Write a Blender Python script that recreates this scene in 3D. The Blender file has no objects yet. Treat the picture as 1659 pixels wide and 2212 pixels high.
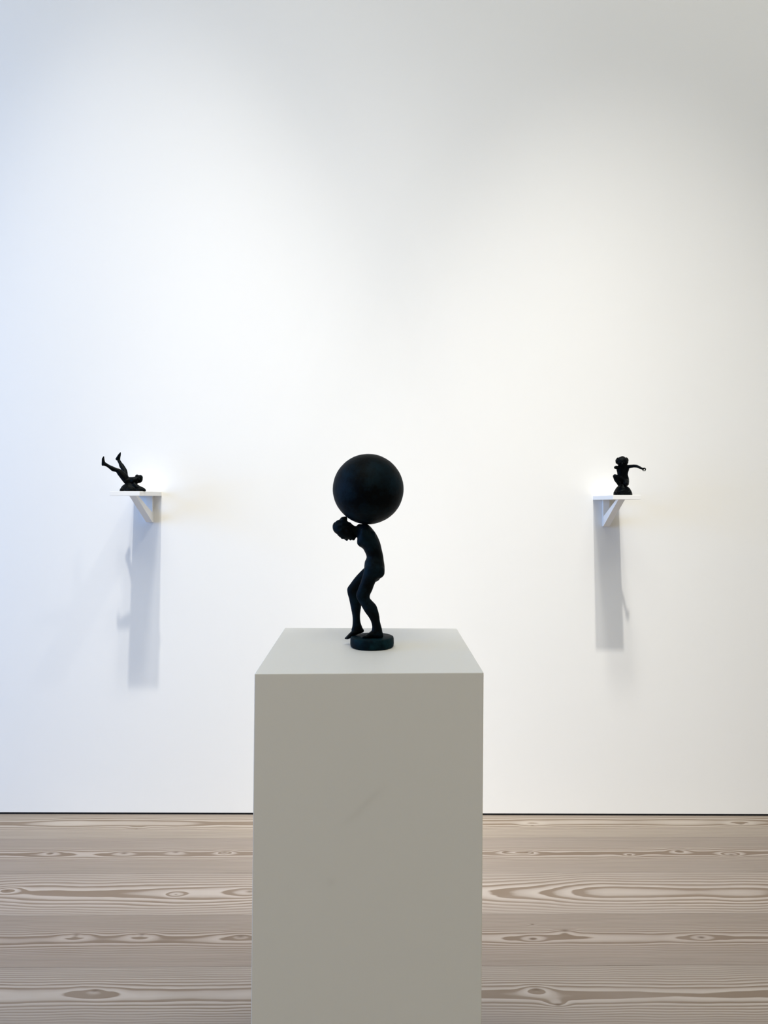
import bpy, bmesh, math, random
from mathutils import Vector, Matrix

scene = bpy.context.scene
COL = scene.collection

# ------------------------------------------------------------------ camera
WALL_Y = 3.28                      # the white wall faces the camera at this distance
EYE = 1.5
cam_data = bpy.data.cameras.new('camera')
cam_data.sensor_fit = 'HORIZONTAL'
cam_data.sensor_width = 36.0
cam_data.lens = 36.0 * 1500.0 / 1659.0
cam_data.shift_y = -(1106.0 - 1075.0) / 1659.0
cam_data.clip_start = 0.05
cam = bpy.data.objects.new('camera', cam_data)
cam.location = (0, 0, EYE)
cam.rotation_euler = (math.radians(90), 0, math.radians(0.29))
COL.objects.link(cam)
scene.camera = cam

# ------------------------------------------------------------------ world, exposure, lights
world = bpy.data.worlds.new('sky')
scene.world = world
world.use_nodes = True
wn = world.node_tree.nodes
wn['Background'].inputs[0].default_value = (0.62, 0.78, 1.0, 1)
wn['Background'].inputs[1].default_value = 0.05
vs = scene.view_settings
vs.view_transform = 'Standard'
vs.look = 'None'
vs.gamma = 1.0
vs.use_curve_mapping = False
vs.exposure = 0.0
scene.cycles.use_denoising = True
scene.cycles.max_bounces = 10
scene.cycles.diffuse_bounces = 6
scene.cycles.caustics_reflective = False
scene.cycles.caustics_refractive = False


def aim(o, target):
    d = Vector(target) - o.location
    o.rotation_euler = d.to_track_quat('-Z', 'Y').to_euler()


def area(name, loc, target, sx, sy, power, col):
    l = bpy.data.lights.new(name, 'AREA')
    l.shape = 'RECTANGLE'
    l.size, l.size_y = sx, sy
    l.energy, l.color = power, col
    o = bpy.data.objects.new(name, l)
    o.location = loc
    aim(o, target)
    COL.objects.link(o)
    return o


def spot(name, loc, target, size, blend, power, col, rad):
    l = bpy.data.lights.new(name, 'SPOT')
    l.spot_size, l.spot_blend = math.radians(size), blend
    l.energy, l.color, l.shadow_soft_size = power, col, rad
    o = bpy.data.objects.new(name, l)
    o.location = loc
    aim(o, target)
    COL.objects.link(o)
    return o


# daylight through the two side windows, ceiling spots aimed at the shelves and the wall, and added fill lights
area('window_daylight', (-5.55, 0.75, 2.15), (0, 1.0, 1.6), 3.4, 2.7, 243, (0.20, 0.455, 1.0))
area('far_window_daylight', (5.55, -1.4, 1.75), (0, 0.5, 1.5), 3.6, 2.4, 8.0, (1.0, 0.968, 0.899))
area('overhead_fill', (0, -2.6, 8.95), (0, -2.6, 0), 6.0, 4.5, 367.3, (1.0, 0.985, 0.85))  # added fill for even ambient light; the ceiling has no opening here
spot('shelf_spot', (-0.96, 0.73, 8.6), (-1.25, 3.28, -0.3), 26, 1.0, 1753.5, (1.0, 0.947, 0.844), 0.07)
spot('shelf_spot', (0.84, 0.1, 8.6), (1.25, 3.28, -0.3), 26, 1.0, 1980.5, (1.0, 0.953, 0.865), 0.07)
spot('wall_fill_spot', (-0.35, 0.73, 8.6), (-0.4, 3.28, 0.45), 21, 1.0, 1187.7, (1.0, 0.966, 0.893), 0.3)  # added soft pair, fills the dip in wall brightness between the shelf spots
spot('wall_fill_spot', (0.35, 0.73, 8.6), (0.4, 3.28, 0.45), 21, 1.0, 1187.0, (1.0, 0.966, 0.893), 0.3)
spot('far_spot', (2.7, 0.7, 8.6), (-2.4, 3.28, 0.8), 26, 1.0, 379.6, (1.0, 0.951, 0.85), 0.12)

# ------------------------------------------------------------------ helpers
def link(name, me, mat, parent=None):
    o = bpy.data.objects.new(name, me)
    COL.objects.link(o)
    if mat:
        me.materials.clear()
        me.materials.append(mat)
    if parent:
        o.parent = parent
    return o


def empty(name, loc, label=None, cat=None):
    o = bpy.data.objects.new(name, None)
    o.empty_display_size = 0.05
    o.location = loc
    COL.objects.link(o)
    if label:
        o['label'] = label
    if cat:
        o['category'] = cat
    return o


def bm_mesh(bm, name, smooth=False):
    me = bpy.data.meshes.new(name)
    bmesh.ops.recalc_face_normals(bm, faces=bm.faces[:])
    bm.to_mesh(me)
    bm.free()
    if smooth:
        for p in me.polygons:
            p.use_smooth = True
    return me


def hexa(bm, pts, bevel=0.0):
    """box from eight corners: four below, four above, same winding"""
    v = [bm.verts.new(p) for p in pts]
    fs = [bm.faces.new([v[i] for i in q]) for q in
          ((3, 2, 1, 0), (4, 5, 6, 7), (0, 1, 5, 4), (1, 2, 6, 5), (2, 3, 7, 6), (3, 0, 4, 7))]
    if bevel:
        es = set(e for f in fs for e in f.edges)
        bmesh.ops.bevel(bm, geom=list(es), offset=bevel, segments=2, profile=0.6, affect='EDGES')


def box(bm, x0, x1, y0, y1, z0, z1, bevel=0.0):
    hexa(bm, [(x0, y0, z0), (x1, y0, z0), (x1, y1, z0), (x0, y1, z0),
              (x0, y0, z1), (x1, y0, z1), (x1, y1, z1), (x0, y1, z1)], bevel)


def structure(name, bm, mat, parent=None):
    o = link(name, bm_mesh(bm, name), mat, parent)
    if not parent:
        o['kind'] = 'structure'
    return o


class NT:
    """small node-building helper"""
    def __init__(self, name):
        self.m = bpy.data.materials.new(name)
        self.m.use_nodes = True
        self.t = self.m.node_tree
        self.bsdf = self.t.nodes['Principled BSDF']

    def n(self, typ, **kw):
        x = self.t.nodes.new(typ)
        for k, v in kw.items():
            setattr(x, k, v)
        return x

    def l(self, a, b):
        self.t.links.new(a, b)

    def setin(self, sock, v):
        if hasattr(v, 'is_linked'):
            self.l(v, sock)
        else:
            sock.default_value = v

    def math(self, op, a, b=None, c=None, clamp=False):
        x = self.n('ShaderNodeMath', operation=op, use_clamp=clamp)
        self.setin(x.inputs[0], a)
        if b is not None:
            self.setin(x.inputs[1], b)
        if c is not None:
            self.setin(x.inputs[2], c)
        return x.outputs[0]

    def noise(self, vec, scale, detail=2.0, rough=0.5):
        x = self.n('ShaderNodeTexNoise')
        self.l(vec, x.inputs['Vector'])
        x.inputs['Scale'].default_value = scale
        x.inputs['Detail'].default_value = detail
        x.inputs['Roughness'].default_value = rough
        return x.outputs['Fac']

    def comb(self, a, b, c):
        x = self.n('ShaderNodeCombineXYZ')
        for i, v in enumerate((a, b, c)):
            self.setin(x.inputs[i], v)
        return x.outputs[0]

    def mix(self, fac, a, b):
        x = self.n('ShaderNodeMix', data_type='RGBA')
        self.setin(x.inputs[0], fac)
        self.setin(x.inputs[6], a)
        self.setin(x.inputs[7], b)
        return x.outputs[2]

    def ramp(self, fac, stops, interp='LINEAR'):
        x = self.n('ShaderNodeValToRGB')
        x.color_ramp.interpolation = interp
        el = x.color_ramp.elements
        while len(el) < len(stops):
            el.new(0.5)
        for e, (p, c) in zip(el, stops):
            e.position = p
            e.color = c if len(c) == 4 else (*c, 1)
        self.l(fac, x.inputs[0])
        return x.outputs[0]

    def bump(self, h, strength, dist):
        x = self.n('ShaderNodeBump')
        x.inputs['Strength'].default_value = strength
        x.inputs['Distance'].default_value = dist
        self.l(h, x.inputs['Height'])
        self.l(x.outputs[0], self.bsdf.inputs['Normal'])


# ------------------------------------------------------------------ materials
def paint(name, col, rough, var=0.02, bump=0.15, scale=90, spec=0.3):
    t = NT(name)
    tc = t.n('ShaderNodeTexCoord').outputs['Object']
    f = t.noise(tc, 1.3, 4, 0.6)
    lo = tuple(c * (1 - var) for c in col)
    hi = tuple(min(1, c * (1 + var)) for c in col)
    t.l(t.mix(f, (*lo, 1), (*hi, 1)), t.bsdf.inputs['Base Color'])
    t.bsdf.inputs['Roughness'].default_value = rough
    t.bsdf.inputs['Specular IOR Level'].default_value = spec
    g = t.noise(tc, scale, 3, 0.6)
    t.bump(g, bump, 0.0008)
    return t.m


def wall_paint():
    """matt white emulsion with the faint roller texture and lumps of the photograph"""
    t = NT('white wall paint')
    tc = t.n('ShaderNodeTexCoord').outputs['Object']
    f = t.noise(tc, 0.7, 3, 0.5)
    t.l(t.mix(f, (0.83, 0.83, 0.815, 1), (0.855, 0.855, 0.845, 1)), t.bsdf.inputs['Base Color'])
    t.bsdf.inputs['Roughness'].default_value = 0.85
    t.bsdf.inputs['Specular IOR Level'].default_value = 0.15
    fine = t.noise(tc, 160, 2, 0.6)
    wave = t.noise(tc, 3.0, 2, 0.5)
    t.bump(t.math('ADD', t.math('MULTIPLY', fine, 0.25), t.math('MULTIPLY', wave, 2.0)), 0.25, 0.0015)
    return t.m


def bronze(name, base, patch, scale, rough=0.5, spec=0.25):
    t = NT(name)
    tc = t.n('ShaderNodeTexCoord').outputs['Object']
    f = t.noise(tc, scale, 5, 0.65)
    m = t.ramp(f, [(0.42, (0, 0, 0)), (0.68, (1, 1, 1))])
    t.l(t.mix(m, (*base, 1), (*patch, 1)), t.bsdf.inputs['Base Color'])
    r = t.math('MULTIPLY_ADD', f, 0.25, rough - 0.12)
    t.l(r, t.bsdf.inputs['Roughness'])
    t.bsdf.inputs['Specular IOR Level'].default_value = spec
    t.bsdf.inputs['Specular Tint'].default_value = (0.75, 0.95, 1.0, 1)
    g = t.noise(tc, scale * 5, 4, 0.6)
    t.bump(g, 0.5, 0.0012)
    return t.m


def plank_wood(name, seed, v_heart, h_base, h_amp, h_freq, knots, tone, contrast=1.0, spread=1.0, ring_w=0.0062):
    """soaped fir board sawn through the heart: growth rings cut by the board's face, bending round knots.
    u runs along the board (x), v across it (y), both in metres from the board's own centre line."""
    t = NT(name)
    tc = t.n('ShaderNodeTexCoord').outputs['Object']
    sp = t.n('ShaderNodeSeparateXYZ')
    t.l(tc, sp.inputs[0])
    u, v = sp.outputs[0], sp.outputs[1]
    su = t.comb(t.math('MULTIPLY', u, h_freq), seed * 3.7, t.math('MULTIPLY', v, 1.2))
    wander = t.noise(t.comb(t.math('MULTIPLY', u, 1.1), seed * 9.1, 0.0), 1.0, 2)
    wob = t.noise(t.comb(t.math('MULTIPLY', u, 5.0), seed * 4.3, t.math('MULTIPLY', v, 14.0)), 1.0, 2)
    vv = t.math('SUBTRACT', v, t.math('MULTIPLY_ADD', wander, 0.03, v_heart - 0.015))
    vv = t.math('MULTIPLY_ADD', wob, 0.012, t.math('SUBTRACT', vv, 0.006))
    h = t.math('MULTIPLY_ADD', t.noise(su, 1.0, 2, 0.45), 2 * h_amp, h_base - h_amp)
    centre = None
    for (ku, kv, ks) in knots:
        du = t.math('DIVIDE', t.math('SUBTRACT', u, ku), ks * 2.4)
        dv = t.math('DIVIDE', t.math('SUBTRACT', v, kv), ks * 1.2)
        d2 = t.math('MULTIPLY_ADD', du, du, t.math('MULTIPLY', dv, dv))
        g = t.math('EXPONENT', t.math('MULTIPLY', d2, -1.0))
        h = t.math('MULTIPLY_ADD', g, -0.042, h)
        core = t.math('EXPONENT', t.math('MULTIPLY', d2, -26.0))
        centre = core if centre is None else t.math('MAXIMUM', centre, core)
    r = t.math('SQRT', t.math('ADD', t.math('MULTIPLY', vv, vv),
                              t.math('MULTIPLY_ADD', h, t.math('ABSOLUTE', h), 0.004)))
    fine = t.noise(t.comb(t.math('MULTIPLY', u, 3.0), t.math('MULTIPLY', v, 18.0), seed), 1.0, 3)
    ph = t.math('ADD', t.math('DIVIDE', r, ring_w), t.math('MULTIPLY_ADD', fine, 0.7, seed * 0.37))
    fr = t.math('FRACT', ph)
    ring = t.ramp(fr, [(0.0, (0.0,) * 3), (0.10, (0.0,) * 3), (0.44, (0.35,) * 3), (0.60, (0.95,) * 3),
                       (0.90, (1.0,) * 3), (0.97, (0.05,) * 3), (1.0, (0.0,) * 3)])
    # rings read clearly round the heart, and only as pale streaks further out
    av = t.math('ABSOLUTE', vv)
    heart = t.ramp(av, [(0.018 * spread, (1,) * 3), (min(0.115, 0.055 * spread), (0.42,) * 3), (0.14, (0.22,) * 3)])
    patch = t.noise(t.comb(t.math('MULTIPLY', u, 1.6), t.math('MULTIPLY', v, 9.0), seed * 5), 1.0, 3)
    vis = t.math('MULTIPLY', heart, t.math('MULTIPLY_ADD', patch, 1.1, 0.35), clamp=True)
    vis = t.math('MULTIPLY', vis, contrast)
    light = (tone[0] * 1.42, tone[1] * 1.47, tone[2] * 1.52)
    dark = (tone[0] * 0.68, tone[1] * 0.60, tone[2] * 0.52)
    ringcol = t.mix(ring, (*light, 1), (*dark, 1))
    streak = t.noise(t.comb(t.math('MULTIPLY', u, 2.2), t.math('MULTIPLY', v, 70.0), seed * 2), 1.0, 4, 0.6)
    lo = tuple(c * 0.86 for c in tone)
    hi = tuple(c * 1.08 for c in tone)
    body = t.mix(t.ramp(streak, [(0.3, (0,) * 3), (0.7, (1,) * 3)]), (*lo, 1), (*hi, 1))
    cloud = t.noise(t.comb(t.math('MULTIPLY', u, 2.5), t.math('MULTIPLY', v, 6.0), seed * 7), 1.0, 4)
    col = t.mix(vis, body, ringcol)
    wash = t.math('MULTIPLY', t.ramp(cloud, [(0.45, (0,) * 3), (0.75, (1,) * 3)]), 0.30)
    col = t.mix(wash, col, (tone[0] * 1.12, tone[1] * 1.15, tone[2] * 1.2, 1))
    if centre is not None:
        col = t.mix(t.math('MULTIPLY', centre, 0.75), col, (tone[0] * 0.42, tone[1] * 0.34, tone[2] * 0.27, 1))
    t.l(col, t.bsdf.inputs['Base Color'])
    t.bsdf.inputs['Roughness'].default_value = 0.62
    t.bsdf.inputs['Specular IOR Level'].default_value = 0.3
    t.bump(streak, 0.12, 0.0006)
    return t.m


M_WALL = wall_paint()
M_CEIL = paint('white ceiling paint', (0.80, 0.80, 0.78), 0.9)
M_REAR = paint('warm grey rear wall', (0.58, 0.455, 0.24), 0.9)
M_GAP = paint('black shadow gap', (0.006, 0.006, 0.007), 0.8)
M_FRAME = paint('dark window frame', (0.05, 0.05, 0.055), 0.5)
def scuffed(m, marks):
    """faint rubbed marks on a painted face: (x, z, length, width, angle, darkness) in the object's own metres"""
    t = NT.__new__(NT)
    t.m, t.t = m, m.node_tree
    t.bsdf = t.t.nodes['Principled BSDF']
    col = t.bsdf.inputs['Base Color'].links[0].from_socket
    sp = t.n('ShaderNodeSeparateXYZ')
    t.l(t.n('ShaderNodeTexCoord').outputs['Object'], sp.inputs[0])
    for x, z, ln, wd, ang, dark in marks:
        c, s = math.cos(math.radians(ang)), math.sin(math.radians(ang))
        dx = t.math('SUBTRACT', sp.outputs[0], x)
        dz = t.math('SUBTRACT', sp.outputs[2], z)
        a = t.math('DIVIDE', t.math('ADD', t.math('MULTIPLY', dx, c), t.math('MULTIPLY', dz, s)), ln)
        b = t.math('DIVIDE', t.math('SUBTRACT', t.math('MULTIPLY', dz, c), t.math('MULTIPLY', dx, s)), wd)
        g = t.math('EXPONENT', t.math('MULTIPLY', t.math('MULTIPLY_ADD', a, a, t.math('MULTIPLY', b, b)), -1.0))
        front = t.math('LESS_THAN', sp.outputs[1], -0.19)
        col = t.mix(t.math('MULTIPLY', t.math('MULTIPLY', g, dark), front), col, (0.2, 0.2, 0.17, 1))
    t.l(col, t.bsdf.inputs['Base Color'])
    return m


M_PED = paint('warm white pedestal paint', (0.665, 0.66, 0.637), 0.55, 0.015, 0.12, 220)
scuffed(M_PED, [(0.004, 0.972, 0.030, 0.006, 42, 0.075), (-0.022, 0.945, 0.025, 0.007, 36, 0.05), (-0.063, 0.83, 0.008, 0.008, 0, 0.06)])
M_SHELF = paint('white shelf paint', (0.84, 0.84, 0.83), 0.5, 0.01, 0.05, 200)
M_BRONZE = bronze('blue-black bronze', (0.0005, 0.0009, 0.0016), (0.0025, 0.0105, 0.018), 22, 0.55, 0.07)
M_BRONZE_BASE = bronze('teal patinated bronze', (0.0010, 0.0045, 0.0075), (0.0035, 0.019, 0.026), 38, 0.6, 0.05)
M_BLACK = bronze('black bronze', (0.0003, 0.0004, 0.0005), (0.0012, 0.0017, 0.0028), 60, 0.5, 0.06)

# ------------------------------------------------------------------ the room
RX0, RX1, RY0, CEIL = -5.6, 5.6, -6.0, 9.0
GAP = 0.0100
bm = bmesh.new()
box(bm, RX0 - .2, RX1 + .2, WALL_Y, WALL_Y + .2, GAP, CEIL)
structure('wall_back', bm, M_WALL)
bm = bmesh.new()
box(bm, RX0, RX1, WALL_Y + .003, WALL_Y + .2, -.02, GAP)
structure('gap_shade_strip', bm, M_GAP)  # black strip just behind the wall face, stands in for the recess's shade
bm = bmesh.new()
box(bm, RX0 - .2, RX1 + .2, RY0 - .2, RY0, 0, CEIL)
structure('wall_rear', bm, M_REAR)
bm = bmesh.new()
box(bm, RX0 - .2, RX1 + .2, RY0 - .2, WALL_Y + .2, CEIL, CEIL + .2)
structure('ceiling', bm, M_CEIL)


def side_wall(name, x0, x1, win):
    """a side wall with one window opening (y0, y1, z0, z1)"""
    y0, y1, z0, z1 = win
    b = bmesh.new()
    box(b, x0, x1, RY0, y0, 0, CEIL)
    box(b, x0, x1, y1, WALL_Y, 0, CEIL)
    box(b, x0, x1, y0, y1, 0, z0)
    box(b, x0, x1, y0, y1, z1, CEIL)
    return structure(name, b, M_WALL)


WIN_L = (-1.0, 2.5, 0.75, 3.55)
WIN_R = (-3.3, 0.5, 0.5, 3.0)
side_wall('wall_left', RX0 - .2, RX0, WIN_L)
side_wall('wall_right', RX1, RX1 + .2, WIN_R)


def window(name, xc, win):
    y0, y1, z0, z1 = win
    b = bmesh.new()
    box(b, xc - .04, xc + .04, y0, y0 + .06, z0, z1)
    box(b, xc - .04, xc + .04, y1 - .06, y1, z0, z1)
    box(b, xc - .04, xc + .04, y0 + .06, y1 - .06, z0, z0 + .06)
    box(b, xc - .04, xc + .04, y0 + .06, y1 - .06, z1 - .06, z1)
    ym = (y0 + y1) / 2
    box(b, xc - .03, xc + .03, ym - .03, ym + .03, z0 + .06, z1 - .06)
    return structure(name, b, M_FRAME)


window('window_1', RX0 - .1, WIN_L)
window('window_2', RX1 + .1, WIN_R)

# floor: wide boards, each an object, laid over a dark underlay
bm = bmesh.new()
box(bm, RX0 - .2, RX1 + .2, RY0 - .2, WALL_Y + .2, -.12, -.032)
floor = structure('floor', bm, M_GAP)
SKEW = math.radians(0.6)           # the boards run very slightly out of line with the wall
JOINTS = [3.345, 3.061, 2.778, 2.499, 2.223]
while JOINTS[-1] > RY0 + .1:
    JOINTS.append(JOINTS[-1] - 0.2785)
BOARD_MATS = [
    plank_wood('fir board 1', 1.3, 0.0, 0.03, 0.06, 1.1, [(0.663, -0.029, 0.02), (-1.138, -0.05, 0.015), (1.623, -0.02, 0.02)], (0.249, 0.211, 0.175), 1.1, 1.6, 0.009),
    plank_wood('fir board 2', 2.9, 0.005, 0.014, 0.03, 1.0, [(-1.42, 0.018, 0.03), (-1.111, 0.016, 0.035), (-0.895, 0.023, 0.03), (-0.689, 0.022, 0.025), (0.502, 0.019, 0.03), (0.593, 0.015, 0.025), (1.235, 0.023, 0.03), (1.016, -0.01, 0.015), (1.445, -0.009, 0.03)], (0.218, 0.183, 0.156), 1.2, 1.2, 0.0062),
    plank_wood('fir board 3', 4.7, 0.0, 0.07, 0.08, 1.0, [(-1.452, 0.02, 0.02), (-0.524, 0.008, 0.03), (-0.8, -0.009, 0.012)], (0.239, 0.203, 0.175), 1.25, 2.2, 0.0125),
    plank_wood('fir board 4', 6.1, 0.0, 0.014, 0.03, 0.9, [(-1.067, 0.026, 0.02), (-0.842, 0.027, 0.02), (-0.502, 0.015, 0.03), (0.51, 0.077, 0.014), (0.615, 0.042, 0.03), (0.493, -0.003, 0.03), (1.07, 0.002, 0.03)], (0.198, 0.164, 0.139), 1.2, 1.1, 0.0062),
    plank_wood('fir board 5', 8.3, 0.01, 0.02, 0.045, 0.8, [(-0.89, 0.034, 0.025), (0.454, 0.032, 0.03), (0.504, -0.032, 0.022)], (0.218, 0.186, 0.16), 1.15, 1.7, 0.0078),
]
generic = [plank_wood('fir board plain %d' % k, 20 + 3.3 * k, 0.01 * (k - 1), 0.02, 0.045, 0.9, [],
                      (0.245, 0.2, 0.163)) for k in range(3)]
mesh_cache = None
for i in range(len(JOINTS) - 1):
    ya, yb = JOINTS[i + 1], JOINTS[i]
    yc, w = (ya + yb) / 2, yb - ya
    me_b = bmesh.new()
    box(me_b, RX0, RX1, -w / 2 + .0005, w / 2 - .0005, -.03, 0, 0.0008)
    mat = BOARD_MATS[i] if i < len(BOARD_MATS) else generic[i % 3]
    o = link('floor_board', bm_mesh(me_b, 'floor_board'), mat, floor)
    o.location = (0, yc, 0)
    o.rotation_euler = (0, 0, SKEW)

# ------------------------------------------------------------------ the pedestal
PED = [(-0.2312, 1.2058), (0.1685, 1.2167), (0.162, 1.6272), (-0.2413, 1.6326)]
PED_TOP = 1.1936
ped = empty('pedestal', (sum(p[0] for p in PED) / 4, sum(p[1] for p in PED) / 4, 0),
            'tall square off-white painted pedestal under the ball-carrying bronze', 'pedestal')
ox, oy = ped.location.x, ped.location.y
low = [(PED[0][0] - .0125, PED[0][1]), (PED[1][0] - .008, PED[1][1]), (PED[2][0] - .008, PED[2][1]), (PED[3][0] - .0125, PED[3][1])]
bm = bmesh.new()
hexa(bm, [(x - ox, y - oy, 0) for x, y in low] + [(x - ox, y - oy, PED_TOP) for x, y in PED], 0.0014)
link('body', bm_mesh(bm, 'body'), M_PED, ped)


# ------------------------------------------------------------------ wall shelves
def wall_shelf(label, x0, x1, zu, thick, out, tilt, bx0, bx1, post_t, bz, reach):
    """board on a triangular bracket: post against the wall and a sloping brace"""
    xm = (x0 + x1) / 2
    r = empty('wall_shelf', (xm, WALL_Y, zu), label, 'shelf')
    b = bmesh.new()
    rise = math.tan(math.radians(tilt)) * out
    hexa(b, [(x0 - xm, -out, rise), (x1 - xm, -out, rise), (x1 - xm, 0, 0), (x0 - xm, 0, 0),
             (x0 - xm, -out, rise + thick), (x1 - xm, -out, rise + thick), (x1 - xm, 0, thick), (x0 - xm, 0, thick)], 0.0008)
    link('shelf_board', bm_mesh(b, 'shelf_board'), M_SHELF, r)
    b = bmesh.new()
    box(b, bx0 - xm, bx1 - xm, -post_t, 0, -bz, 0.0005, 0.0006)
    link('bracket_post', bm_mesh(b, 'bracket_post'), M_SHELF, r)
    b = bmesh.new()
    t = 0.030                                       # brace thickness along the shelf and along the post
    k = rise / out
    prof = [(-post_t + .001, -bz), (-post_t + .001, -bz + t * 1.5), (-reach + t, (reach - t) * k), (-reach, reach * k)]
    lo = [b.verts.new((bx0 - xm, y, z)) for y, z in prof]
    hi = [b.verts.new((bx1 - xm, y, z)) for y, z in prof]
    b.faces.new(lo)
    b.faces.new(hi[::-1])
    for a in range(4):
        c = (a + 1) % 4
        b.faces.new((lo[a], hi[a], hi[c], lo[c]))
    link('bracket_brace', bm_mesh(b, 'bracket_brace'), M_SHELF, r)
    return r


wall_shelf('white bracketed wall shelf left of the pedestal, holding the legs-up bronze', -1.1985, -1.0690, 1.5083, 0.0195, 0.290, 0.00, -1.1359, -1.1063, 0.018, 0.124, 0.232)
wall_shelf('white bracketed wall shelf right of the pedestal, holding the squatting bronze', 0.9692, 1.0891, 1.4891, 0.0185, 0.290, 0.70, 1.0117, 1.0411, 0.018, 0.124, 0.232)

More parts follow.
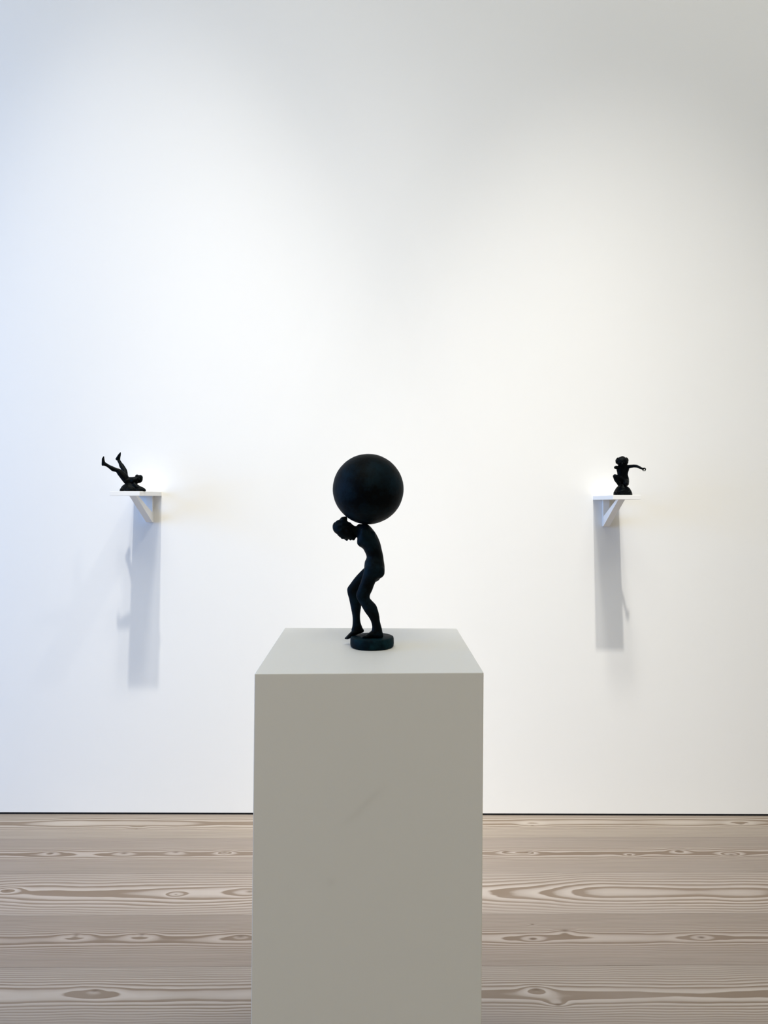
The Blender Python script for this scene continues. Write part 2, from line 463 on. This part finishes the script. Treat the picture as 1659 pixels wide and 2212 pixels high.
# ------------------------------------------------------------------ bronzes
FIG = {
    'bearer': [
        ('loft',[[-27.82,0.0,243.52,4.29,0.0,8.57,8.57],[-19.96,0.0,237.57,10.72,0.0,14.05,25.72],[-14.39,0.0,227.33,16.58,0.0,13.34,29.53],[-8.29,0.0,217.33,19.05,0.0,10.48,26.67],[-1.38,0.0,207.57,18.34,0.0,5.48,23.81],[2.67,0.0,196.62,17.62,0.0,2.15,20.95],[5.86,0.0,185.19,17.29,0.0,1.2,19.05],[4.57,0.0,176.38,19.53,0.0,1.44,21.91],[4.81,0.0,163.04,21.2,0.0,0.49,25.72],[4.57,0.0,150.18,20.48,0.0,-0.94,24.76],[3.14,0.0,142.08,14.29,0.0,-0.47,19.05]]),
        ('blob',[-16.05,-23.81,234.27,7.62,6.67,10.48]),
        ('blob',[-17.67,23.81,231.83,7.62,6.67,10.48]),
        ('loft',[[-44.5,0.0,238.28,0.0,0.0,14.77,10.48],[-38.78,0.0,238.76,0.0,0.0,11.43,9.52],[-33.54,0.0,238.05,-0.48,0.0,9.76,9.05],[-25.44,0.0,237.33,0.0,0.0,11.91,11.43]]),
        ('loft',[[-73.09,0.0,244.47,0.0,0.0,-12.39,13.33],[-68.32,0.0,243.28,0.0,0.0,-16.91,16.19],[-62.6,0.0,241.37,0.0,0.0,-18.34,17.14],[-56.89,0.0,240.18,0.0,0.0,-18.58,16.67],[-51.17,0.0,238.76,0.0,0.0,-18.1,15.72],[-45.45,0.0,238.28,0.0,0.0,-17.63,13.81],[-40.68,0.0,235.66,0.0,0.0,-15.96,10.95],[-36.4,0.0,234.23,0.0,0.0,-13.1,7.62]]),
        ('chain',[[-56.89,0.0,222.56,2.1],[-51.64,0.0,219.13,2.29]]),
        ('chain',[[-62.1,-7.62,223.95,2.1],[-60.04,-2.86,222.91,1.9]]),
        ('chain',[[-63.11,7.62,223.07,2.1],[-60.4,2.86,222.58,1.9]]),
        ('blob',[-57.92,-6.19,223.39,2.29,2.48,1.71]),
        ('blob',[-58.71,6.19,222.67,2.29,2.48,1.71]),
        ('blob',[-44.5,0.0,220.08,2.1,5.24,2.19]),
        ('blob',[-38.3,0.0,221.04,3.33,4.76,2.86]),
        ('blob',[-49.28,-16.19,238.58,4.29,2.1,3.24]),
        ('blob',[-51.14,16.19,237.03,4.29,2.1,3.24]),
        ('blob',[-24.0,-12.38,215.74,6.67,8.57,8.57]),
        ('blob',[-24.97,12.38,214.15,6.67,8.57,8.57]),
        ('blob',[12.84,-12.38,154.37,13.33,11.43,13.33]),
        ('blob',[11.54,12.38,151.71,13.33,11.43,13.33]),
        ('loft',[[5.28,-12.38,161.92,20.3,0.0,-1.88,13.33],[2.21,-12.38,149.65,20.07,0.0,-1.88,13.81],[-5.1,-12.86,139.78,16.05,0.0,-0.46,13.33],[-9.94,-13.33,129.46,14.96,0.0,-0.46,12.57],[-14.14,-13.33,118.13,15.01,0.0,-0.46,11.81],[-17.92,-13.33,108.92,14.54,0.0,-0.23,11.43],[-17.68,-13.33,101.85,13.54,0.0,0.25,10.95],[-13.53,-13.33,95.71,13.73,0.0,0.72,10.95],[-6.55,-13.33,86.52,15.05,0.0,0.96,11.72],[-0.84,-13.33,74.73,13.5,0.0,1.43,11.24],[4.26,-13.33,63.88,11.04,0.0,0.95,9.52],[7.04,-13.33,54.92,9.3,0.0,0.48,8.19],[9.4,-13.33,45.48,9.3,0.0,0.48,7.62],[10.25,-13.33,37.46,10.62,0.0,0.01,7.91],[9.78,-13.33,29.91,12.03,0.0,-0.93,8.1]]),
        ('blob',[-27.74,-13.33,107.27,4.76,5.71,5.71]),
        ('loft',[[19.45,-13.33,27.33,0.0,0.0,-6.37,7.14],[10.96,-13.33,29.44,0.0,0.0,-9.91,8.1],[1.52,-13.33,28.25,0.0,0.0,-8.26,8.57],[-5.07,-13.81,25.98,0.0,0.0,-5.9,9.14],[-11.66,-14.29,23.71,0.0,0.0,-3.54,9.52],[-15.43,-14.29,22.53,0.0,0.0,-1.89,8.1]]),
        ('chain',[[-13.33,-20.95,24.62,2.48],[-17.07,-21.43,23.77,2.1]]),
        ('chain',[[-14.41,-16.67,23.76,2.19],[-18.55,-16.86,22.67,1.9]]),
        ('chain',[[-14.55,-12.38,23.09,2.1],[-18.33,-12.38,22.14,1.81]]),
        ('chain',[[-13.73,-8.57,22.71,2.0],[-17.34,-8.38,21.91,1.71]]),
        ('chain',[[-12.41,-5.24,22.62,1.9],[-15.37,-4.76,21.76,1.62]]),
        ('loft',[[3.39,11.43,157.09,17.76,0.0,-6.23,12.38],[-7.2,12.38,146.42,17.78,0.0,-6.24,12.86],[-19.24,13.33,134.29,16.35,0.0,-6.72,12.38],[-29.34,13.33,122.02,15.87,0.0,-6.0,11.62],[-36.07,13.33,113.12,15.87,0.0,-4.8,11.05],[-38.24,13.33,104.95,13.22,0.0,-3.36,10.48],[-36.22,13.33,94.85,12.17,0.0,-1.91,10.48],[-34.05,13.33,82.84,11.45,0.0,-0.47,10.48],[-33.67,13.33,70.34,9.33,0.0,-0.47,9.52],[-33.14,13.33,59.28,7.93,0.0,0.01,8.19],[-32.46,13.33,47.74,8.32,0.0,0.01,7.62],[-31.45,13.33,38.61,10.29,0.0,0.49,7.62],[-31.12,13.33,31.39,12.65,0.0,0.01,7.91]]),
        ('blob',[-47.13,13.33,114.08,4.76,5.71,5.71]),
        ('loft',[[-19.72,13.33,30.2,0.0,0.0,-4.09,6.19],[-26.93,13.33,30.44,0.0,0.0,-6.73,7.62],[-36.55,13.33,27.06,0.0,0.0,-7.21,8.38],[-43.28,13.33,22.25,0.0,0.0,-6.73,8.86],[-49.06,13.33,17.91,0.0,0.0,-5.29,9.05],[-52.42,13.33,15.99,0.0,0.0,-3.85,7.62]]),
        ('chain',[[-51.31,19.05,15.32,2.48],[-55.59,19.53,13.0,2.1]]),
        ('chain',[[-52.05,15.24,16.09,2.29],[-56.3,15.43,13.64,1.9]]),
        ('chain',[[-51.83,11.43,16.85,2.19],[-55.67,11.43,14.64,1.9]]),
        ('chain',[[-50.17,7.62,17.62,2.1],[-53.91,7.62,15.6,1.81]]),
        ('chain',[[-48.56,4.57,18.23,1.9],[-51.6,4.19,16.68,1.62]]),
        ('blob',[-0.39,-12.38,228.97,8.57,9.52,10.48]),
        ('blob',[-2.87,12.38,229.53,8.57,9.52,10.48]),
    ],
    'bearer_hair': [
        ('blob',[-65.27,0.0,245.23,14.86,16.67,16.38]),
        ('loft',[[-60.7,0.0,247.57,0.0,0.0,-13.58,18.1],[-54.03,0.0,249.0,0.0,0.0,-10.24,17.14],[-49.26,0.0,249.95,0.0,0.0,-7.38,14.76],[-45.45,0.0,250.9,0.0,0.0,-4.53,11.43]]),
        ('blob',[-58.31,0.0,262.0,7.62,11.43,5.33]),
        ('blob',[-54.98,0.0,263.91,4.38,7.62,4.0]),
        ('chain',[[-72.46,-8.57,256.2,2.48],[-67.59,-10.48,258.16,2.48],[-58.95,-12.38,259.17,2.86],[-50.45,-12.38,255.4,2.38]]),
        ('chain',[[-74.68,-10.48,247.76,2.48],[-68.23,-14.76,248.88,2.48],[-59.59,-17.14,250.86,2.86],[-50.31,-14.76,247.94,2.38]]),
        ('chain',[[-73.26,-10.48,239.25,2.29],[-68.3,-13.81,238.46,2.29],[-61.47,-17.14,240.51,2.48]]),
        ('chain',[[-73.72,8.57,255.6,2.48],[-69.06,10.48,257.45,2.48],[-60.54,12.38,258.35,2.86],[-51.89,12.38,254.51,2.38]]),
        ('chain',[[-76.26,10.48,246.89,2.48],[-70.32,14.76,247.68,2.48],[-61.81,17.14,249.51,2.86],[-52.02,14.76,246.72,2.38]]),
        ('chain',[[-74.82,10.48,238.25,2.29],[-70.25,13.81,237.14,2.29],[-63.74,17.14,238.91,2.48]]),
    ],
    'faller': [
        ('loft',[[-108.01,-36.23,117.79,6.6,0.0,5.27,8.19],[-98.75,-32.75,112.58,5.08,0.0,4.36,7.78],[-88.03,-29.06,105.64,5.09,0.0,5.99,9.41],[-77.19,-25.58,98.07,5.09,0.0,8.44,10.64],[-66.33,-22.1,93.84,5.1,0.0,7.53,9.82],[-58.45,-20.06,91.27,6.63,0.0,7.94,9.82],[-50.57,-18.01,82.69,8.17,0.0,10.5,11.46],[-42.32,-15.55,73.29,9.2,0.0,11.22,13.3],[-33.03,-13.1,62.65,11.25,0.0,11.74,14.33],[-22.86,-10.23,47.92,10.24,0.0,12.26,15.35]]),
        ('loft',[[-115.27,-36.84,149.57,2.34,0.0,-0.0,4.5],[-116.69,-36.84,141.47,4.57,0.0,-1.01,6.96],[-115.68,-36.84,130.83,6.4,0.0,-1.52,7.37],[-113.54,-36.84,123.23,9.34,0.0,1.01,6.96],[-112.53,-36.84,116.64,10.36,0.0,2.53,5.73]]),
        ('chain',[[-114.37,-41.75,146.24,2.46],[-112.18,-42.16,151.07,1.84]]),
        ('chain',[[-116.39,-36.84,146.53,2.46],[-114.76,-36.84,150.99,1.84]]),
        ('chain',[[-118.23,-32.34,145.78,2.25],[-117.18,-31.93,149.66,1.64]]),
        ('loft',[[-79.74,47.28,136.88,6.47,0.0,2.08,7.78],[-72.35,42.98,126.77,6.56,0.0,2.6,7.98],[-64.47,37.66,115.6,9.05,0.0,4.15,9.82],[-55.27,33.16,103.15,10.28,0.0,2.9,10.23],[-47.72,29.68,93.48,9.85,0.0,2.07,9.82],[-43.66,25.79,83.5,9.32,0.0,1.55,11.46],[-37.92,18.83,67.25,8.27,0.0,2.06,13.51],[-29.52,10.23,50.51,9.28,0.0,6.17,15.35]]),
        ('loft',[[-76.5,53.21,173.08,2.19,0.0,-0.0,4.5],[-79.53,53.21,166.41,4.81,0.0,-1.04,6.96],[-83.72,53.21,155.45,6.9,0.0,-2.61,7.37],[-86.9,52.8,146.88,9.82,0.0,-1.78,6.96],[-86.05,51.17,141.47,10.44,0.0,-3.34,5.73]]),
        ('chain',[[-76.17,48.3,170.26,2.46],[-73.51,47.89,174.4,1.84]]),
        ('chain',[[-78.07,53.21,170.58,2.46],[-75.56,53.21,174.75,1.84]]),
        ('chain',[[-80.23,57.72,169.62,2.25],[-78.29,58.13,173.4,1.64]]),
        ('loft',[[-31.84,0.0,53.32,7.19,0.0,13.33,22.51],[-23.62,0.0,47.68,3.08,0.0,15.89,26.61],[-12.33,0.0,46.55,0.0,0.0,16.81,24.56],[0.0,0.0,46.75,0.0,0.0,17.02,24.56],[10.27,0.0,48.18,0.0,0.0,17.43,27.63],[20.03,0.0,50.23,1.54,0.0,16.4,22.51]]),
        ('blob',[27.73,0.0,54.74,15.15,14.74,17.6]),
        ('blob',[18.49,0.0,67.66,6.96,8.19,6.96]),
        ('blob',[32.87,0.0,60.48,10.23,13.1,12.28]),
        ('chain',[[21.57,0.0,71.15,2.46],[18.08,0.0,72.58,2.25]]),
        ('blob',[26.97,-5.32,68.92,2.46,2.66,2.05]),
        ('blob',[23.15,5.32,69.27,2.46,2.66,2.05]),
        ('blob',[33.89,-14.33,51.89,4.09,2.05,4.5]),
        ('blob',[23.63,14.33,52.67,4.09,2.05,4.5]),
        ('blob',[14.38,0.0,64.18,2.66,4.5,2.25]),
        ('loft',[[11.87,-18.42,29.36,-5.1,0.0,-10.19,10.23],[25.88,-20.47,17.1,-6.12,0.0,-10.18,10.23],[39.15,-20.47,11.8,-5.1,0.0,-8.96,9.41],[53.43,-20.47,7.93,-3.06,0.0,-7.13,8.6],[60.87,-20.47,4.27,-2.35,0.0,-4.07,7.37]]),
        ('loft',[[-1.6,18.42,30.1,-5.17,0.0,-10.31,10.23],[11.09,20.47,17.76,-6.2,0.0,-10.32,10.23],[24.53,20.47,12.39,-5.17,0.0,-9.08,9.41],[39.01,20.47,8.47,-3.1,0.0,-7.22,8.6],[46.55,20.47,4.75,-2.38,0.0,-4.13,7.37]]),
        ('chain',[[54.28,-25.79,7.66,2.46],[60.89,-26.85,4.8,2.05],[64.19,-26.85,1.95,1.64]]),
        ('chain',[[53.06,-22.31,7.7,2.46],[60.12,-22.68,4.85,2.05],[63.79,-22.68,2.0,1.64]]),
        ('chain',[[51.76,-18.62,7.75,2.46],[58.22,-18.26,4.9,2.05],[61.71,-18.26,2.05,1.64]]),
        ('chain',[[50.53,-15.15,7.8,2.46],[55.72,-14.08,4.95,2.05],[58.66,-14.08,2.1,1.64]]),
        ('chain',[[45.13,-14.33,7.4,2.46],[49.68,-9.82,3.37,1.84]]),
        ('chain',[[39.85,15.15,8.19,2.46],[46.54,14.08,5.29,2.05],[49.88,14.08,2.41,1.64]]),
        ('chain',[[38.62,18.62,8.24,2.46],[45.78,18.26,5.34,2.05],[49.49,18.26,2.45,1.64]]),
        ('chain',[[37.32,22.31,8.28,2.46],[43.88,22.68,5.4,2.05],[47.41,22.68,2.5,1.64]]),
        ('chain',[[36.09,25.79,8.33,2.46],[41.35,26.85,5.45,2.05],[44.34,26.85,2.55,1.64]]),
        ('chain',[[34.98,14.33,7.77,2.46],[42.76,9.82,3.6,1.84]]),
    ],
    'faller_base': [
        ('loft',[[-0.11,0.0,1.85,56.8,0.0,-0.0,45.03],[-1.24,0.0,6.87,54.64,0.0,0.3,44.0],[-5.86,0.0,14.87,45.91,0.0,-0.52,38.89],[-9.25,0.0,24.81,34.92,0.0,-0.82,32.75],[-9.25,0.0,32.6,24.65,0.0,-0.41,24.56]]),
        ('blob',[-34.25,-28.65,6.82,12.28,12.28,8.19]),
        ('blob',[4.9,-40.93,8.68,18.42,10.23,10.23]),
        ('blob',[38.45,-32.75,6.76,20.47,12.28,8.19]),
    ],
    'squatter': [
        ('loft',[[1.43,0.0,136.38,18.36,0.0,-0.52,13.3],[-0.1,0.0,126.67,23.97,0.0,-0.01,16.37],[-0.21,0.0,115.95,27.33,0.0,-0.52,17.4],[-0.61,0.0,103.18,24.07,0.0,-0.0,16.99],[-0.41,0.0,90.41,22.23,0.0,0.51,16.37],[2.22,2.05,77.7,23.57,0.0,-0.0,18.42],[4.24,4.09,63.44,23.9,0.0,-0.0,20.47],[7.39,6.14,51.72,20.23,0.0,0.51,19.44]]),
        ('blob',[-5.19,-5.12,150.51,24.97,21.49,20.06]),
        ('blob',[-5.41,-8.19,144.64,23.74,18.42,16.37]),
        ('chain',[[-12.86,-29.06,142.54,2.87],[-13.55,-31.11,137.38,3.27]]),
        ('blob',[-19.58,-26.2,143.71,3.48,2.66,2.66]),
        ('blob',[-4.21,-26.2,143.7,3.48,2.66,2.66]),
        ('blob',[-12.03,-26.61,131.53,5.32,2.87,2.25]),
        ('blob',[-29.29,-4.09,144.86,2.87,4.09,5.32]),
        ('blob',[19.59,-4.09,144.84,2.87,4.09,5.32]),
        ('chain',[[-21.01,-6.14,121.71,8.19],[-33.2,-12.28,122.86,7.37],[-37.46,-15.35,122.32,6.14]]),
        ('chain',[[17.74,0.0,124.63,9.41],[27.74,-12.28,126.92,7.37],[38.19,-28.65,128.18,6.24],[46.92,-40.93,126.8,5.94],[53.92,-52.19,121.45,5.32],[60.83,-63.45,115.74,4.09],[64.54,-68.56,114.32,4.3]]),
        ('chain',[[-0.65,-6.14,65.22,14.33],[-24.41,-16.37,77.15,11.46],[-40.62,-22.51,82.65,9.62]]),
        ('chain',[[-41.43,-22.51,83.46,9.21],[-35.42,-21.49,68.88,9.62],[-26.78,-20.47,54.7,7.37],[-21.37,-19.44,44.58,5.73]]),
        ('chain',[[-19.0,-18.42,42.56,5.73],[-20.4,-28.65,39.74,4.91],[-23.14,-36.84,37.78,3.68]]),
        ('chain',[[11.63,0.0,65.38,14.33],[6.65,-20.47,58.76,11.46],[3.15,-30.7,51.43,9.41]]),
        ('chain',[[3.15,-30.7,50.42,8.19],[8.44,-12.28,47.76,8.19],[13.73,6.14,46.09,6.55]]),
        ('chain',[[14.43,8.19,45.11,5.32],[16.2,16.37,43.21,4.09]]),
        ('chain',[[62.75,-74.5,115.86,2.35],[67.98,-77.04,116.74,2.15],[71.34,-79.08,112.67,1.94],[68.12,-78.59,105.81,1.74]]),
        ('chain',[[63.96,-71.22,116.0,2.35],[69.31,-73.43,116.9,2.15],[72.73,-75.48,112.82,1.94],[69.41,-75.32,105.26,1.74]]),
        ('chain',[[65.16,-67.95,116.14,2.35],[70.65,-69.83,117.06,2.15],[74.05,-71.88,112.98,1.94],[70.59,-72.04,105.66,1.74]]),
        ('chain',[[66.36,-64.67,116.28,2.35],[71.98,-66.23,117.22,2.15],[75.31,-68.28,113.13,1.94],[71.71,-68.77,106.61,1.74]]),
        ('chain',[[60.42,-71.63,112.19,2.25],[62.01,-73.27,108.73,1.94],[63.75,-72.86,105.76,1.64]]),
    ],
    'squatter_hair': [
        ('blob',[-1.14,2.05,158.25,14.74,17.4,15.15]),
        ('blob',[-17.95,0.0,153.24,13.92,16.37,11.46]),
        ('blob',[12.85,0.0,154.46,11.87,16.37,12.69]),
        ('blob',[-22.09,-2.05,162.11,6.14,6.14,5.32]),
        ('blob',[-3.01,-4.09,166.68,9.41,8.19,6.55]),
        ('blob',[13.28,-4.09,161.58,7.37,8.19,6.14]),
        ('blob',[-28.81,-8.19,148.72,5.73,6.14,6.96]),
        ('blob',[16.65,-6.14,147.8,5.73,6.14,6.96]),
        ('blob',[-14.92,-12.28,159.69,6.14,6.14,5.32]),
        ('blob',[2.35,-12.28,159.08,6.14,6.14,5.32]),
        ('blob',[1.49,12.28,153.91,20.47,12.28,16.37]),
    ],
    'squatter_base': [
        ('loft',[[0.3,0.0,2.04,40.28,0.0,-0.0,38.89],[-0.21,0.0,12.26,39.16,0.0,-0.0,37.86],[-0.21,0.0,22.99,33.86,0.0,0.51,34.79],[-0.9,-2.05,33.68,26.9,0.0,-0.0,30.7],[-2.32,-2.05,40.21,18.34,0.0,-0.0,26.61]]),
        ('blob',[-37.24,-24.56,10.02,10.23,12.28,9.21]),
        ('blob',[-11.68,-32.75,16.02,14.33,8.19,10.23]),
        ('blob',[17.39,-24.56,12.05,11.26,12.28,10.23]),
    ],
}
FIGLOC = {'bearer': (-0.0318, 1.4287, 1.1936), 'faller': (-1.1279, 3.07, 1.5278), 'squatter': (1.0383, 3.07, 1.5101)}
FIGBALL = ((-0.0078, 0.0, 0.324), 0.0724)
FIGBASE = (0.0445, 0.021)


def loft(bm, rings, seg=20):
    """closed smooth tube through elliptical rings: centre (3), half-width vector (3), depth half-width"""
    R = [(Vector(r[0:3]), Vector(r[3:6]), Vector((0, r[6], 0))) for r in rings]

    def cr(p0, p1, p2, p3, t):
        return 0.5 * ((2 * p1) + (p2 - p0) * t + (2 * p0 - 5 * p1 + 4 * p2 - p3) * t * t + (3 * p1 - p0 - 3 * p2 + p3) * t ** 3)
    S = []
    n = len(R)
    for i in range(n - 1):
        q = [R[max(i - 1, 0)], R[i], R[i + 1], R[min(i + 2, n - 1)]]
        for k in range(4):
            S.append(tuple(cr(q[0][c], q[1][c], q[2][c], q[3][c], k / 4) for c in range(3)))
    S.append(R[-1])

    def cap(end, nxt):
        d = end[0] - nxt[0]
        d = d.normalized() if d.length > 1e-9 else Vector((0, 0, 1))
        h = min(end[1].length, end[2].length) * 0.7
        return [(end[0] + d * h * math.sin(a), end[1] * math.cos(a), end[2] * math.cos(a)) for a in (0.45, 0.9, 1.3)]
    S = cap(S[0], S[1])[::-1] + S + cap(S[-1], S[-2])
    loops = []
    for c, a, b in S:
        loops.append([bm.verts.new(c + a * math.cos(2 * math.pi * k / seg) + b * math.sin(2 * math.pi * k / seg)) for k in range(seg)])
    for A, B in zip(loops, loops[1:]):
        for k in range(seg):
            bm.faces.new((A[k], A[(k + 1) % seg], B[(k + 1) % seg], B[k]))
    bm.faces.new(loops[0])
    bm.faces.new(loops[-1])


def chain(bm, pts):
    """tapered limb or finger through (x, y, z, radius) points"""
    for a, b in zip(pts, pts[1:]):
        pa, pb = Vector(a[:3]), Vector(b[:3])
        n = max(2, int((pb - pa).length / (0.35 * min(a[3], b[3]))) + 1)
        for k in range(n + 1):
            t = k / n
            p = pa.lerp(pb, t)
            bmesh.ops.create_icosphere(bm, subdivisions=2, radius=a[3] + (b[3] - a[3]) * t, matrix=Matrix.Translation(p))


def blob(bm, c, r):
    m = Matrix.Translation(c) @ Matrix.Diagonal((*r, 1))
    bmesh.ops.create_icosphere(bm, subdivisions=3, radius=1.0, matrix=m)


def fuse(bm, name, voxel, smooth, flat=False, swell=0.0):
    """melt overlapping closed shapes into one continuous skin"""
    bmesh.ops.recalc_face_normals(bm, faces=bm.faces[:])
    me = bpy.data.meshes.new(name + '_raw')
    bm.to_mesh(me)
    bm.free()
    o = bpy.data.objects.new(name + '_raw', me)
    COL.objects.link(o)
    r = o.modifiers.new('r', 'REMESH')
    r.mode = 'VOXEL'
    r.voxel_size = voxel
    s = o.modifiers.new('s', 'SMOOTH')
    s.factor, s.iterations = 0.5, smooth
    dg = bpy.context.evaluated_depsgraph_get()
    dg.update()
    out = bpy.data.meshes.new_from_object(o.evaluated_get(dg))
    bpy.data.objects.remove(o)
    bpy.data.meshes.remove(me)
    out.name = name
    if swell:                                        # give back what the smoothing took off thin limbs
        for v, n in zip(out.vertices, [v.normal.copy() for v in out.vertices]):
            v.co += n * swell
    if flat:                                         # cut level where it stands
        for v in out.vertices:
            v.co.z = max(v.co.z, 0.0)
    for p in out.polygons:
        p.use_smooth = True
    return out


def build(key):
    out = bmesh.new()
    for kind, data in FIG[key]:
        if kind == 'loft':
            loft(out, [[v / 1000 for v in r] for r in data])
        elif kind == 'chain':
            chain(out, [[v / 1000 for v in r] for r in data])
        else:
            blob(out, [v / 1000 for v in data[:3]], [v / 1000 for v in data[3:]])
    return out


# the bronze on the pedestal
S = empty('bronze_sculpture', FIGLOC['bearer'],
          'dark blue-black bronze nude stooping under a big ball on a round base, on the pedestal', 'sculpture')
link('figure', fuse(build('bearer'), 'figure', 0.0011, 6), M_BRONZE, S)
link('hair', fuse(build('bearer_hair'), 'hair', 0.0011, 5), M_BRONZE, S)
bc, br = FIGBALL
bm = bmesh.new()
bmesh.ops.create_icosphere(bm, subdivisions=5, radius=br)
from mathutils import noise as mnoise
for v in bm.verts:                                   # hand-modelled, not quite round
    d = v.co.normalized()
    v.co *= 1 + 0.008 * mnoise.noise(d * 1.6 + Vector((3, 1, 7))) + 0.0025 * mnoise.noise(d * 7)
    v.co.x *= 1.006
bm_b = link('ball', bm_mesh(bm, 'ball', True), M_BRONZE, S)
bm_b.location = bc
bm = bmesh.new()
BR, BH = FIGBASE
prof = [(0.0, 0.0), (BR * .93, 0.0), (BR * .985, .0022), (BR * 1.0, .007), (BR * .995, BH - .005), (BR * .975, BH - .0012), (BR * .93, BH),
        (BR * .62, BH - .0006), (BR * .56, BH + .0004), (BR * .5, BH - .0006), (0.0, BH)]
NS = 64
loops = []
for r, z in prof:
    if r == 0:
        loops.append([bm.verts.new((0, 0, z))])
    else:
        loops.append([bm.verts.new((r * (1 + .012 * math.sin(2 * a + 1) + .006 * math.sin(5 * a)) * math.cos(a),
                                    r * (1 + .012 * math.sin(2 * a + 1) + .006 * math.sin(5 * a)) * math.sin(a), z))
                      for a in [2 * math.pi * k / NS for k in range(NS)]])
for A, B in zip(loops, loops[1:]):
    for k in range(NS):
        j = (k + 1) % NS
        if len(A) == 1:
            bm.faces.new((A[0], B[j], B[k]))
        elif len(B) == 1:
            bm.faces.new((A[k], A[j], B[0]))
        else:
            bm.faces.new((A[k], A[j], B[j], B[k]))
base = link('base', bm_mesh(bm, 'base', True), M_BRONZE_BASE, S)
base['label'] = 'round teal-patinated base'

# the two small bronzes on the wall shelves
for key, label in (('faller', 'small black bronze figure lying back with both legs in the air, on the left shelf'),
                   ('squatter', 'small black bronze figure squatting with one arm held out, on the right shelf')):
    S = empty('bronze_sculpture', FIGLOC[key], label, 'sculpture')
    link('figure', fuse(build(key), 'figure', 0.0008, 2, False, 0.00045), M_BLACK, S)
    link('base', fuse(build(key + '_base'), 'base', 0.0012, 3, True), M_BLACK, S)
    if key + '_hair' in FIG:
        link('hair', fuse(build(key + '_hair'), 'hair', 0.0009, 2), M_BLACK, S)
